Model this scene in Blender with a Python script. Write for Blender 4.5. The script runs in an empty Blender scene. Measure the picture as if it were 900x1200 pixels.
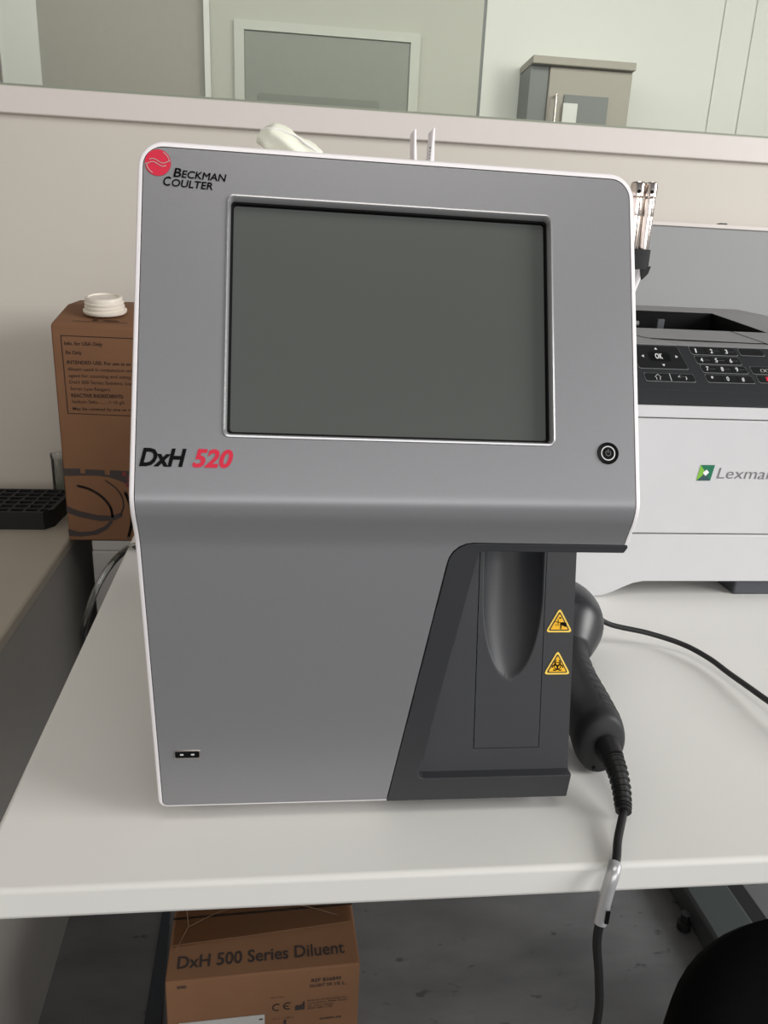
import bpy, bmesh, math, random
from mathutils import Vector, Matrix
random.seed(7)
S = bpy.context.scene
COL = S.collection
ZT = 0.75                      # table top height; all coordinates below are measured from the table top

# ------------------------------------------------------------------ camera
cam_d = bpy.data.cameras.new('camera'); cam = bpy.data.objects.new('camera', cam_d); COL.objects.link(cam)
yaw, pitch, roll = 0.1161, 0.3076, -0.0462
fwd = Vector((math.sin(yaw)*math.cos(pitch), math.cos(yaw)*math.cos(pitch), -math.sin(pitch)))
r_ = Vector((math.cos(yaw), -math.sin(yaw), 0)); d_ = fwd.cross(r_)
rt = math.cos(roll)*r_ + math.sin(roll)*d_; dn = -math.sin(roll)*r_ + math.cos(roll)*d_
m = Matrix((rt, -dn, -fwd)).transposed().to_4x4(); m.translation = Vector((-0.0487, -0.3719, 0.3359+ZT))
cam.matrix_world = m
cam_d.sensor_width = 36; cam_d.lens = 880.811/1200*36; cam_d.clip_start = 0.01
S.camera = cam

# ------------------------------------------------------------------ light, world, exposure
S.view_settings.view_transform = 'Standard'; S.view_settings.look = 'None'
S.view_settings.gamma = 1; S.view_settings.use_curve_mapping = False
S.view_settings.exposure = -0.07
w = bpy.data.worlds.new('room_daylight'); S.world = w; w.use_nodes = True
bg = w.node_tree.nodes['Background']
bg.inputs[1].default_value = 0.27
wn = w.node_tree; wtc = wn.nodes.new('ShaderNodeTexCoord'); wsp = wn.nodes.new('ShaderNodeSeparateXYZ'); wrp = wn.nodes.new('ShaderNodeValToRGB')
wn.links.new(wtc.outputs['Generated'], wsp.inputs[0]); wn.links.new(wsp.outputs['Z'], wrp.inputs['Fac']); wn.links.new(wrp.outputs['Color'], bg.inputs[0])
wrp.color_ramp.elements[0].position = 0.0; wrp.color_ramp.elements[0].color = (0.86, 0.88, 0.90, 1)
wrp.color_ramp.elements[1].position = 0.85; wrp.color_ramp.elements[1].color = (0.30, 0.30, 0.30, 1)
wel = wrp.color_ramp.elements.new(0.35); wel.color = (0.78, 0.80, 0.82, 1)
def area(name, loc, target, sx, sy, power, col):
    l = bpy.data.lights.new(name, 'AREA'); l.shape = 'RECTANGLE'; l.size = sx; l.size_y = sy; l.energy = power; l.color = col
    o = bpy.data.objects.new(name, l); COL.objects.link(o)
    o.location = Vector(loc)+Vector((0, 0, ZT))
    o.rotation_euler = (Vector(target)-Vector(loc)).to_track_quat('-Z', 'Y').to_euler()
    return o
area('window_daylight', (3.5, -1.3, 1.35), (0, 0.3, 0.2), 1.8, 1.5, 150, (1.0, 0.99, 0.975))
area('front_fill', (0.3, -2.4, 0.62), (0.1, 0.5, 0.1), 2.4, 0.95, 24, (1.0, 0.98, 0.96))  # fill light added low behind the camera, no window built there
area('overhead_fill', (0.2, -0.6, 1.9), (0.2, 0.2, 0), 1.2, 0.6, 9, (1.0, 0.96, 0.9))  # unseen overhead light added to brighten from above
area('far_room_fill', (0.3, 1.75, 1.75), (0.3, 3.0, 1.1), 4.4, 0.4, 34, (1.0, 1.0, 0.98))  # unseen wide light added to brighten the wall beyond the glass

# ------------------------------------------------------------------ materials
MATS = {}
def mat(name, col, rough=0.5, metal=0.0, spec=0.5, noise=0.0, nscale=40, bump=0.0, bscale=200, coat=0.0, trans=0.0, ior=1.45, alpha=1.0):
    if name in MATS: return MATS[name]
    m = bpy.data.materials.new(name); m.use_nodes = True; nt = m.node_tree; b = nt.nodes['Principled BSDF']
    b.inputs['Roughness'].default_value = rough; b.inputs['Metallic'].default_value = metal
    b.inputs['Specular IOR Level'].default_value = spec; b.inputs['Coat Weight'].default_value = coat
    b.inputs['Transmission Weight'].default_value = trans; b.inputs['IOR'].default_value = ior; b.inputs['Alpha'].default_value = alpha
    tc = nt.nodes.new('ShaderNodeTexCoord')
    n = nt.nodes.new('ShaderNodeTexNoise'); n.inputs['Scale'].default_value = nscale; n.inputs['Detail'].default_value = 4
    nt.links.new(tc.outputs['Object'], n.inputs['Vector'])
    r = nt.nodes.new('ShaderNodeValToRGB'); k = max(noise, 0.01)
    r.color_ramp.elements[0].position = 0.3; r.color_ramp.elements[1].position = 0.7
    r.color_ramp.elements[0].color = tuple(c*(1-k) for c in col)+(1,)
    r.color_ramp.elements[1].color = tuple(min(1, c*(1+k)) for c in col)+(1,)
    nt.links.new(n.outputs['Fac'], r.inputs['Fac']); nt.links.new(r.outputs['Color'], b.inputs['Base Color'])
    if bump:
        n2 = nt.nodes.new('ShaderNodeTexNoise'); n2.inputs['Scale'].default_value = bscale
        nt.links.new(tc.outputs['Object'], n2.inputs['Vector'])
        bp = nt.nodes.new('ShaderNodeBump'); bp.inputs['Strength'].default_value = bump; bp.inputs['Distance'].default_value = 0.001
        nt.links.new(n2.outputs['Fac'], bp.inputs['Height']); nt.links.new(bp.outputs['Normal'], b.inputs['Normal'])
    MATS[name] = m; return m
def srgb(r, g, b):
    f = lambda c: (c/255/12.92) if c/255 <= 0.04045 else ((c/255+0.055)/1.055)**2.4
    return (f(r), f(g), f(b))
M_white = mat('white_plastic', srgb(238, 234, 236), 0.4, noise=0.01)
M_silver = mat('silver_paint', srgb(143, 143, 146), 0.40, metal=0.42, noise=0.05, nscale=2500, bump=0.06, bscale=3000)
M_silver_lip = mat('silver_lip', srgb(175, 175, 177), 0.25, metal=0.6)
M_black = mat('black_plastic', srgb(50, 51, 54), 0.5, noise=0.03, bump=0.1, bscale=2500)
M_gap = mat('dark_gap', srgb(14, 14, 15), 0.6, spec=0.1)
M_screen = mat('screen_glass', srgb(82, 85, 82), 0.26, noise=0.02, nscale=6, spec=0.5)
M_ink = mat('black_ink', srgb(12, 12, 13), 0.6, spec=0.1)
M_red = mat('red_ink', srgb(205, 32, 62), 0.45)
M_pale = mat('pale_ink', srgb(190, 160, 160), 0.45)
M_chrome = mat('chrome', srgb(225, 215, 208), 0.16, metal=1.0)
M_yellow = mat('warning_yellow', srgb(250, 190, 20), 0.4)
M_paleyellow = mat('pale_yellow', srgb(252, 214, 90), 0.4)
M_table = mat('table_laminate', srgb(221, 220, 216), 0.42, noise=0.012, nscale=9, bump=0.03, bscale=500)
M_edge = mat('table_edge', srgb(226, 219, 213), 0.4, noise=0.01)
M_wall = mat('wall_paint', srgb(206, 200, 191), 0.7, noise=0.015, nscale=3, bump=0.05, bscale=300)
M_frame = mat('frame_paint', srgb(217, 210, 205), 0.5, noise=0.01)
M_printer = mat('printer_white', srgb(199, 199, 201), 0.45, noise=0.01)
M_pgrey = mat('printer_grey', srgb(128, 128, 130), 0.5, noise=0.02, bump=0.05, bscale=900)
M_panel = mat('panel_charcoal', srgb(38, 40, 42), 0.5, spec=0.3, noise=0.03)
M_pdark = mat('printer_dark', srgb(72, 74, 80), 0.5, noise=0.02)
M_key = mat('key_black', srgb(26, 27, 28), 0.4, spec=0.3)
M_keyline = mat('key_outline', srgb(150, 152, 152), 0.5)
M_keytext = mat('key_text', srgb(205, 206, 206), 0.5)
M_logo_g1 = mat('logo_green_dark', srgb(30, 110, 80), 0.4)
M_logo_g2 = mat('logo_green_light', srgb(120, 180, 60), 0.4)
M_logo_g3 = mat('logo_green_mid', srgb(60, 150, 90), 0.4)
M_logo_d = mat('logo_slate', srgb(50, 80, 85), 0.4)
M_greytext = mat('grey_ink', srgb(110, 110, 112), 0.5)
M_card = mat('cardboard', srgb(140, 101, 72), 0.8, noise=0.06, nscale=14, bump=0.15, bscale=250)
M_cardedge = mat('cardboard_print_brown', srgb(48, 30, 22), 0.8)
M_cardink = mat('cardboard_print_dark', srgb(62, 54, 52), 0.8)
M_cardred = mat('cardboard_print_red', srgb(112, 50, 48), 0.8)
M_paper = mat('label_paper', srgb(205, 203, 200), 0.6)
M_cap = mat('cap_plastic', srgb(226, 218, 206), 0.4, noise=0.02)
M_rubber = mat('cable_rubber', srgb(24, 24, 25), 0.45)
M_scanner = mat('scanner_plastic', srgb(38, 39, 42), 0.36, noise=0.04)
M_grip = mat('scanner_grip', srgb(34, 35, 37), 0.55, noise=0.05)
M_rack = mat('rack_black', srgb(20, 20, 21), 0.6)
M_screen_grey = mat('partition_grey', srgb(150, 151, 152), 0.6, noise=0.015, nscale=3)
M_unit = mat('unit_white', srgb(172, 164, 150), 0.55, noise=0.015)
M_unit_side_shaded = mat('unit_side_shaded', srgb(158, 155, 150), 0.6, noise=0.02)  # cabinet white darkened in its colour for the shade on this flank
M_cabinet = mat('cabinet_grey', srgb(170, 166, 162), 0.6, noise=0.02)
M_seat = mat('seat_black', srgb(9, 9, 10), 0.9, spec=0.15, bump=0.3, bscale=900)
M_legdark = mat('desk_leg_grey', srgb(66, 72, 72), 0.5, noise=0.03)
M_far = mat('far_wall_paint', srgb(184, 184, 172), 0.7, noise=0.01)
M_far2 = mat('far_wall_beige', srgb(160, 157, 146), 0.7, noise=0.02)
M_farwhite = mat('far_wall_white', srgb(216, 217, 209), 0.6, noise=0.01)
M_farboard = mat('far_board', srgb(136, 140, 130), 0.5, noise=0.02)
M_farbox = mat('far_cabinet', srgb(160, 154, 142), 0.5, noise=0.02)
M_fargrey = mat('far_grey', srgb(112, 116, 112), 0.4)
M_velcro = mat('velcro_black', srgb(30, 30, 31), 0.8, bump=0.3, bscale=1500)
M_tissue = mat('tissue', srgb(226, 228, 212), 0.6, noise=0.05, nscale=90)
M_filler = mat('strip_slate', srgb(52, 56, 62), 0.6)

def glassy(name, tint, gl=0.09, rough=0.02, ior=1.45):
    m = bpy.data.materials.new(name); m.use_nodes = True; nt = m.node_tree
    nt.nodes.remove(nt.nodes['Principled BSDF']); out = nt.nodes['Material Output']
    t = nt.nodes.new('ShaderNodeBsdfTransparent'); t.inputs[0].default_value = tint+(1,)
    g = nt.nodes.new('ShaderNodeBsdfGlossy'); g.inputs['Roughness'].default_value = rough
    f = nt.nodes.new('ShaderNodeFresnel'); f.inputs[0].default_value = ior
    ad = nt.nodes.new('ShaderNodeMath'); ad.operation = 'ADD'; ad.inputs[1].default_value = gl; nt.links.new(f.outputs[0], ad.inputs[0])
    mx = nt.nodes.new('ShaderNodeMixShader')
    nt.links.new(ad.outputs[0], mx.inputs[0]); nt.links.new(t.outputs[0], mx.inputs[1]); nt.links.new(g.outputs[0], mx.inputs[2])
    nt.links.new(mx.outputs[0], out.inputs[0]); return m
M_glass = glassy('window_glass', (0.95, 0.957, 0.935), 0.03)
M_tube = glassy('clear_tube', (0.90, 0.92, 0.91), 0.10, 0.12)
M_film = glassy('clear_film', (0.97, 0.93, 0.88), 0.01, 0.35, 1.12)

def floor_mat():
    m = bpy.data.materials.new('floor_linoleum'); m.use_nodes = True; nt = m.node_tree; b = nt.nodes['Principled BSDF']
    b.inputs['Roughness'].default_value = 0.45
    tc = nt.nodes.new('ShaderNodeTexCoord')
    n = nt.nodes.new('ShaderNodeTexNoise'); n.inputs['Scale'].default_value = 5; n.inputs['Detail'].default_value = 7
    mp = nt.nodes.new('ShaderNodeMapping'); mp.inputs['Scale'].default_value = (1, 2.2, 1)
    n2 = nt.nodes.new('ShaderNodeTexNoise'); n2.inputs['Scale'].default_value = 26; n2.inputs['Detail'].default_value = 3
    nt.links.new(tc.outputs['Object'], mp.inputs['Vector']); nt.links.new(mp.outputs[0], n.inputs['Vector']); nt.links.new(mp.outputs[0], n2.inputs['Vector'])
    r = nt.nodes.new('ShaderNodeValToRGB'); r.color_ramp.elements[0].position = 0.35; r.color_ramp.elements[1].position = 0.65
    r.color_ramp.elements[0].color = srgb(88, 88, 89)+(1,); r.color_ramp.elements[1].color = srgb(108, 108, 109)+(1,)
    r2 = nt.nodes.new('ShaderNodeValToRGB'); r2.color_ramp.elements[0].position = 0.27; r2.color_ramp.elements[1].position = 0.33
    r2.color_ramp.elements[0].color = (0.25, 0.25, 0.25, 1); r2.color_ramp.elements[1].color = (1, 1, 1, 1)
    nt.links.new(n.outputs['Fac'], r.inputs[0]); nt.links.new(n2.outputs['Fac'], r2.inputs[0])
    mx = nt.nodes.new('ShaderNodeMix'); mx.data_type = 'RGBA'; mx.blend_type = 'MULTIPLY'; mx.inputs[0].default_value = 0.7
    nt.links.new(r.outputs[0], mx.inputs[6]); nt.links.new(r2.outputs[0], mx.inputs[7]); nt.links.new(mx.outputs[2], b.inputs['Base Color'])
    return m
M_floor = floor_mat()

# ------------------------------------------------------------------ mesh helpers
class MB:
    def __init__(s): s.v = []; s.f = []
    def add(s, vs, fs):
        k = len(s.v); s.v += [Vector(v) for v in vs]; s.f += [tuple(i+k for i in f) for f in fs]; return s
    def box(s, x0, x1, y0, y1, z0, z1):
        return s.add([(x0,y0,z0),(x1,y0,z0),(x1,y1,z0),(x0,y1,z0),(x0,y0,z1),(x1,y0,z1),(x1,y1,z1),(x0,y1,z1)],
              [(0,3,2,1),(4,5,6,7),(0,1,5,4),(1,2,6,5),(2,3,7,6),(3,0,4,7)])
    def prism(s, pts, lo, hi):           # pts: closed ring; lo, hi: functions point -> 3d
        n = len(pts); return s.add([lo(p) for p in pts]+[hi(p) for p in pts],
              [tuple(range(n))[::-1], tuple(range(n, 2*n))]+[(i, (i+1) % n, n+(i+1) % n, n+i) for i in range(n)])
    def prism_x(s, pts, x0, x1): return s.prism(pts, lambda p: (x0, p[0], p[1]), lambda p: (x1, p[0], p[1]))
    def prism_y(s, pts, y0, y1): return s.prism(pts, lambda p: (p[0], y0, p[1]), lambda p: (p[0], y1, p[1]))
    def prism_z(s, pts, z0, z1): return s.prism(pts, lambda p: (p[0], p[1], z0), lambda p: (p[0], p[1], z1))
    def rings(s, rs, cap0=True, cap1=True, close=True):
        n = len(rs[0]); k = len(s.v)
        for r in rs: s.v += [Vector(v) for v in r]
        for j in range(len(rs)-1):
            for i in range(n if close else n-1):
                a = k+j*n; b = a+n; i2 = (i+1) % n
                s.f.append((a+i, a+i2, b+i2, b+i))
        if cap0: s.f.append(tuple(k+i for i in range(n))[::-1])
        if cap1: s.f.append(tuple(k+(len(rs)-1)*n+i for i in range(n)))
        return s
    def tube(s, pts, rad, n=12, up=Vector((0, 0, 1)), squash=1.0):
        pts = [Vector(p) for p in pts]; rs = []
        rr = rad if isinstance(rad, (list, tuple)) else [rad]*len(pts)
        prev = None
        for i, p in enumerate(pts):
            t = (pts[min(i+1, len(pts)-1)]-pts[max(i-1, 0)]).normalized()
            if prev is None:
                a = up if abs(t.dot(up)) < 0.95 else Vector((1, 0, 0)); a = (a-t*a.dot(t)).normalized()
            else: a = (prev-t*prev.dot(t)).normalized()
            prev = a; b = t.cross(a)
            q = rr[i]; qa, qb = q if isinstance(q, tuple) else (q, q*squash)
            rs.append([p+a*qa*math.cos(2*math.pi*k/n)+b*qb*math.sin(2*math.pi*k/n) for k in range(n)])
        return s.rings(rs)
    def lathe(s, prof, cx, cy, n=32):    # prof: (r, z) list
        return s.rings([[(cx+r*math.cos(2*math.pi*k/n), cy+r*math.sin(2*math.pi*k/n), z) for k in range(n)] for r, z in prof])
    def build(s, name, material, parent=None, off=(0, 0, 0), smooth=False, bevel=0, seg=2, local=False, recalc=True, angle=35, flatsh=False):
        me = bpy.data.meshes.new(name); o = bpy.data.objects.new(name, me); COL.objects.link(o)
        base = Vector(off)
        if parent is not None:
            o.parent = parent
            if not local: base = Vector(parent['_o'])
            r = parent
            if '_o' not in o: o['_o'] = list(base)
            o['_q'] = parent.get('_q', 0)
            if o['_q']: s.v = [Vector((v.x, v.y, v.z-(0.0045+0.0106*v.z)*v.x)) for v in s.v]
        else:
            o.location = base+Vector((0, 0, ZT)); o['_o'] = list(base)
        me.from_pydata([v-(base if not local else Vector()) for v in s.v], [], s.f)
        if recalc:
            bm = bmesh.new(); bm.from_mesh(me); bmesh.ops.remove_doubles(bm, verts=bm.verts, dist=1e-6)
            bmesh.ops.recalc_face_normals(bm, faces=bm.faces); bm.to_mesh(me); bm.free()
        me.materials.append(material)
        if smooth:
            for p in me.polygons: p.use_smooth = True
            try: me.set_sharp_from_angle(angle=math.radians(angle))
            except Exception: pass
        if bevel:
            angle = 38 if angle == 35 else angle
            md = o.modifiers.new('bevel', 'BEVEL'); md.width = bevel; md.segments = seg; md.limit_method = 'ANGLE'; md.angle_limit = math.radians(38)
            md.harden_normals = False
            for p in me.polygons: p.use_smooth = True
            try: me.set_sharp_from_angle(angle=math.radians(angle))
            except Exception: pass
            if flatsh:
                for p in me.polygons: p.use_smooth = False
        return o
def thing(name, label, cat, loc, rotz=0, group=None):
    o = bpy.data.objects.new(name, None); COL.objects.link(o); o.empty_display_size = 0.05
    o.location = Vector(loc)+Vector((0, 0, ZT)); o.rotation_euler = (0, 0, rotz); o['_o'] = list(loc)
    o['label'] = label; o['category'] = cat
    if group: o['group'] = group
    return o
def tag(o, label, cat, group=None):
    o['label'] = label; o['category'] = cat
    if group: o['group'] = group
    return o
def struct(o): o['kind'] = 'structure'; return o
def arc(cx, cz, r, a0, a1, n=8):
    return [(cx+r*math.cos(math.radians(a0+(a1-a0)*i/n)), cz+r*math.sin(math.radians(a0+(a1-a0)*i/n))) for i in range(n+1)]
def rrect(x0, x1, z0, z1, r, n=6):
    return arc(x1-r, z1-r, r, 0, 90, n)+arc(x0+r, z1-r, r, 90, 180, n)+arc(x0+r, z0+r, r, 180, 270, n)+arc(x1-r, z0+r, r, 270, 360, n)
def catmull(P, n=8):
    P = [Vector(p) for p in P]; Q = [P[0]*2-P[1]]+P+[P[-1]*2-P[-2]]; out = []
    for i in range(1, len(Q)-2):
        a, b, c, d = Q[i-1:i+3]
        for k in range(n):
            t = k/n; out.append(0.5*((2*b)+(c-a)*t+(2*a-5*b+4*c-d)*t*t+(3*b-a-3*c+d)*t**3))
    out.append(P[-1]); return out
def flat(loops, zcuts=None, fmap=None, maxcut=None):
    """fill nested 2D loops (outer + holes), cut along rows, map (a, b) -> 3D; returns verts, faces"""
    bm = bmesh.new(); edges = []
    for L in loops:
        vs = [bm.verts.new((p[0], 0, p[1])) for p in L]
        edges += [bm.edges.new((vs[i], vs[(i+1) % len(vs)])) for i in range(len(vs))]
    bmesh.ops.triangle_fill(bm, use_beauty=True, use_dissolve=False, edges=edges, normal=(0, -1, 0))
    for z in (zcuts or []):
        bmesh.ops.bisect_plane(bm, geom=bm.verts[:]+bm.edges[:]+bm.faces[:], plane_co=(0, 0, z), plane_no=(0, 0, 1), dist=1e-7)
    bm.verts.index_update()
    vs = [fmap(v.co.x, v.co.z) for v in bm.verts]; fs = [tuple(v.index for v in f.verts) for f in bm.faces]
    bm.free(); return vs, fs
def text2d(body, x0, x1, z0, h, bold=0.0, shear=0.0, slope=0.0, dup=0.0):
    """text outlines fitted to x0..x1 with cap height h on the base line z0; returns 2D verts and faces"""
    c = bpy.data.curves.new('lettering', 'FONT'); c.body = body; c.offset = bold; c.shear = shear; c.resolution_u = 3
    o = bpy.data.objects.new('lettering', c); COL.objects.link(o)
    dg = bpy.context.evaluated_depsgraph_get(); me = bpy.data.meshes.new_from_object(o.evaluated_get(dg))
    vs = [(v.co.x, v.co.y) for v in me.vertices]; fs = [tuple(p.vertices) for p in me.polygons]
    bpy.data.objects.remove(o); bpy.data.curves.remove(c); bpy.data.meshes.remove(me)
    ax = min(v[0] for v in vs); bx = max(v[0] for v in vs); cap = 0.69
    if dup:
        n = len(vs); base = list(vs); bf = list(fs); vs = []; fs = []
        for k, (dx, dz) in enumerate(((-dup, 0), (dup, 0), (0, dup), (0, -dup))):
            vs += [(x+dx, z+dz) for x, z in base]; fs += [tuple(i+k*n for i in f) for f in bf]
    return [(x0+(v[0]-ax)/(bx-ax)*(x1-x0), z0+v[1]/cap*h+slope*((v[0]-ax)/(bx-ax)*(x1-x0))) for v in vs], fs
def put_text(mb, items, fmap):
    for it in items:
        vs, fs = text2d(*it[:5], **(it[5] if len(it) > 5 else {}))
        mb.add([fmap(a, b) for a, b in vs], fs)
    return mb

# ------------------------------------------------------------------ setting
YW = 1.2
def skx(x, y): return x-0.0556*y
struct(MB().box(-1.9, 2.6, -2.2, 1.26, -0.80, -0.75).build('floor', M_floor))
b = MB().box(-1.9, 2.6, YW, YW+0.10, -0.75, 0.579)
b.box(-1.9, -0.645, YW, YW+0.10, 0.579, 1.95).box(-0.645, 2.6, YW, YW+0.10, 1.55, 1.95)
struct(b.build('wall_back', M_wall))
struct(MB().box(-1.95, -1.9, -2.2, 1.3, -0.75, 1.95).build('wall_left', M_wall))
# interior window: frame, rebate and glass
b = MB().box(-0.645, 2.6, YW-0.012, YW+0.03, 0.579, 0.624).box(-0.645, -0.593, YW-0.012, YW+0.03, 0.6242, 1.55)
wf = struct(b.build('window_1', M_frame, bevel=0.002))
g = MB().box(-0.593, 2.6, YW+0.012, YW+0.020, 0.622, 1.55).build('glass', M_glass, wf)
MB().box(-0.593, 2.6, YW+0.004, YW+0.011, 0.6242, 0.6300).build('gasket', mat('gasket_green', srgb(140, 146, 130), 0.5), wf)
# room beyond the glass
struct(MB().box(-2.6, 3.4, YW+0.12, 3.3, -0.80, -0.75).build('floor_far', M_floor))
b = MB().box(-1.066, -0.437, 3.05, 3.10, -0.75, 1.95); struct(b.build('wall_far_left', M_far2))
b = MB().box(-0.437, 0.655, 3.03, 3.10, -0.75, 1.95); struct(b.build('wall_far_middle', M_far))
b = MB().box(0.668, 3.4, 3.03, 3.10, -0.75, 1.95); struct(b.build('wall_far_right', M_farwhite))
struct(MB().box(0.655, 0.668, 3.032, 3.10, -0.75, 1.95).build('trim_1', M_fargrey))
struct(MB().box(-2.6, -1.066, 3.045, 3.10, -0.75, 1.95).build('wall_far_pillar', M_farwhite))
struct(MB().box(-0.440, -0.418, 3.015, 3.029, -0.75, 1.95).build('trim_2', M_farwhite))
struct(MB().box(1.655, 1.668, 3.022, 3.029, -0.75, 1.95).box(1.79, 1.80, 3.022, 3.029, -0.75, 1.95).build('trim_3', M_farwhite))
t = struct(MB().box(-0.325, 0.405, 3.012, 3.029, 1.212, 1.245).box(-0.325, -0.287, 3.012, 3.029, 0.2, 1.2118).box(0.367, 0.405, 3.012, 3.029, 0.2, 1.2118).build('window_2', mat('far_frame', srgb(192, 194, 182), 0.5)))
MB().box(-0.2868, 0.3668, 3.020, 3.0285, 0.2, 1.2118).build('pane', M_farboard, t)
MB().box(-0.23, 0.25, 3.012, 3.0195, 0.6, 0.995).build('blind', mat('far_blind', srgb(124, 128, 118), 0.6), t)

# grey wall cabinet in the far room
t = thing('wall_cabinet', 'grey cabinet with a small dark window on the far room wall, seen through the glass', 'cabinet', (1.03, 2.99, 0.6))
MB().box(0.90, 1.235, 2.86, 3.028, 0.55, 1.13).build('cabinet_body', M_farbox, t, bevel=0.004)
MB().box(0.822, 1.238, 2.84, 3.028, 1.132, 1.16).build('cabinet_top', M_farbox, t, bevel=0.003)
MB().box(0.825, 0.898, 2.87, 3.028, 0.55, 1.13).build('side_recess', M_fargrey, t)
MB().box(0.965, 1.145, 2.852, 2.859, 0.60, 1.035).build('cabinet_window', M_fargrey, t)
MB().box(0.962, 1.02, 2.846, 2.8515, 0.90, 1.004).build('paper_note', M_farwhite, t)
MB().tube([(0.925, 2.83, 0.80), (0.925, 2.83, 1.03)], 0.006).tube([(0.925, 2.83, 1.025), (0.925, 2.862, 1.025)], 0.005).build('handle', M_chrome, t, smooth=True)

# ------------------------------------------------------------------ table
t = thing('lab_table', 'large white laminate table with grey metal foot carrying the analyser', 'table', (0.4, 0.3, -0.75))
ring = [(skx(-0.2313, -0.0199), -0.0199), (1.15, -0.0199), (1.15, 0.78), (skx(-0.2313, 0.78), 0.78)]
MB().prism_z(ring, -0.0216, 0.0).build('tabletop', M_table, t, bevel=0.0035, seg=4)
MB().prism_x([(-0.02, -0.75), (-0.02, -0.715), (0.0, -0.70), (0.76, -0.70), (0.80, -0.72), (0.80, -0.75)], 0.650, 0.735).build('foot', M_legdark, t, bevel=0.006)
MB().box(0.665, 0.72, 0.28, 0.36, -0.70, -0.022).build('column', M_legdark, t, bevel=0.004)
MB().box(0.670, 0.715, 0.05, 0.70, -0.050, -0.0217).build('bracket', M_legdark, t, bevel=0.002)
MB().box(0.742, 0.775, 0.0, 0.80, -0.75, -0.715).build('floor_bar', M_rubber, t, bevel=0.002)  # dark bar on the floor alongside the foot
MB().lathe([(0.012, -0.748), (0.012, -0.735), (0.008, -0.733), (0.008, -0.716)], 0.635, 0.612, 16).build('leveller', M_rubber, t, smooth=True)
MB().box(-0.215, -0.16, 0.02, 0.06, -0.027, -0.0217).build('mounting_plate', M_rubber, t, bevel=0.001)

# ------------------------------------------------------------------ left unit, box cabinet
t = thing('side_cabinet', 'white side cabinet with dark shaded flank left of the table, carrying the black rack', 'cabinet', (-0.9, 0.4, -0.75))
ux = lambda y: skx(-0.3972, y)
MB().prism_z([(-1.7, -0.35), (ux(-0.35), -0.35), (ux(1.04), 1.04), (ux(1.19)-0.005, 1.19), (-1.7, 1.19)], -0.150, -0.129).build('cabinet_top', M_unit, t, bevel=0.004, seg=3)
MB().prism_z([(-1.69, -0.33), (ux(-0.33)-0.003, -0.33), (ux(1.18)-0.003, 1.18), (-1.69, 1.18)], -0.75, -0.1505).build('carcass', M_unit_side_shaded, t)
t = thing('low_cabinet', 'low pale grey cabinet under the cardboard box behind the table', 'cabinet', (-0.27, 1.05, -0.75))
MB().box(-0.408, -0.13, 0.895, 1.19, -0.75, -0.147).build('cabinet_body', M_cabinet, t, bevel=0.002)
MB().box(-0.408, -0.125, 0.899, 1.192, -0.1465, -0.1295).build('cabinet_top', M_cabinet, t, bevel=0.001)

# grey partition standing behind the printer
t = thing('partition_panel', 'tall grey partition panel with a pale top edge standing behind the printer', 'panel', (1.0, 1.17, -0.75))
MB().box(0.3, 2.0, 1.150, 1.180, -0.75, 0.449).build('panel_board', M_screen_grey, t)
MB().box(0.3, 2.0, 1.146, 1.184, 0.4492, 0.457).build('edge_strip', M_frame, t, bevel=0.001)
MB().box(0.775, 0.790, 1.150, 1.165, 0.4572, 0.4600).build('clip', M_pdark, t, bevel=0.001)

# dark tapering strip along the floor beside the shipping box
struct(MB().prism_z([(-0.259, 0.20), (-0.222, 0.20), (-0.247, 0.495), (-0.268, 0.70), (-0.29, 1.15), (-0.305, 1.15), (-0.281, 0.70), (-0.272, 0.495)], -0.75, -0.744).build('floor_strip', M_filler, bevel=0.001))

# ------------------------------------------------------------------ analyser
raw = [(0.0, 0.0310), (0.012, 0.0296), (0.1965, 0.0081), (0.205, 0.0050), (0.213, 0.0012), (0.2216, 0.0000), (0.2300, 0.0034), (0.3929, 0.0691), (0.41, 0.0760)]
def lin(z):
    for (a, p), (b_, q) in zip(raw, raw[1:]):
        if z <= b_: return p+(q-p)*(z-a)/(b_-a)
    return raw[-1][1]
def P(z):
    return sum(lin(z+k*0.0011)*w_ for k, w_ in zip(range(-4, 5), (1, 2, 3, 4, 5, 4, 3, 2, 1)))/25
def BKy(z): return 0.034+(z-0.0265)*0.2278
ZC = [0.03, 0.06, 0.10, 0.15, 0.185]+[0.19+0.0015*i for i in range(0, 36)]+[0.26, 0.30, 0.35, 0.385]
an = thing('blood_analyser', 'silver and white desktop blood analyser with a dark touch screen, standing on the white table', 'analyser', (0, 0.18, 0)); an['_q'] = 1
XL, XR, ZB, ZTP = -0.135, 0.135, 0.012, 0.3955
def dens(a, b, n): return [(a[0]+(b[0]-a[0])*i/n, a[1]+(b[1]-a[1])*i/n) for i in range(n)]
def path(ins, rt_, rb):
    x0, x1, z0, z1 = XL+ins, XR-ins, ZB+ins*0.45, ZTP-ins
    r1 = max(rt_-ins, 0.002); r2 = max(rb-ins, 0.001)
    pts = [(0.0082, z0)]+dens((0.004, z0), (x0+r2, z0), 6)
    pts += arc(x0+r2, z0+r2, r2, 270, 180, 6)
    zs = [0.05, 0.10, 0.15, 0.185]+[0.19+0.0015*i for i in range(36)]+[0.28, 0.33, 0.36]
    pts += [(x0, z) for z in zs]
    pts += arc(x0+r1, z1-r1, r1, 180, 90, 10)[:-1]+dens((x0+r1, z1), (x1-r1, z1), 10)+arc(x1-r1, z1-r1, r1, 90, 0, 10)
    pts += [(x1, z) for z in reversed(zs) if z > 0.1975]+[(x1, 0.1975)]
    return pts
p0 = path(0, 0.0135, 0.006)
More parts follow.
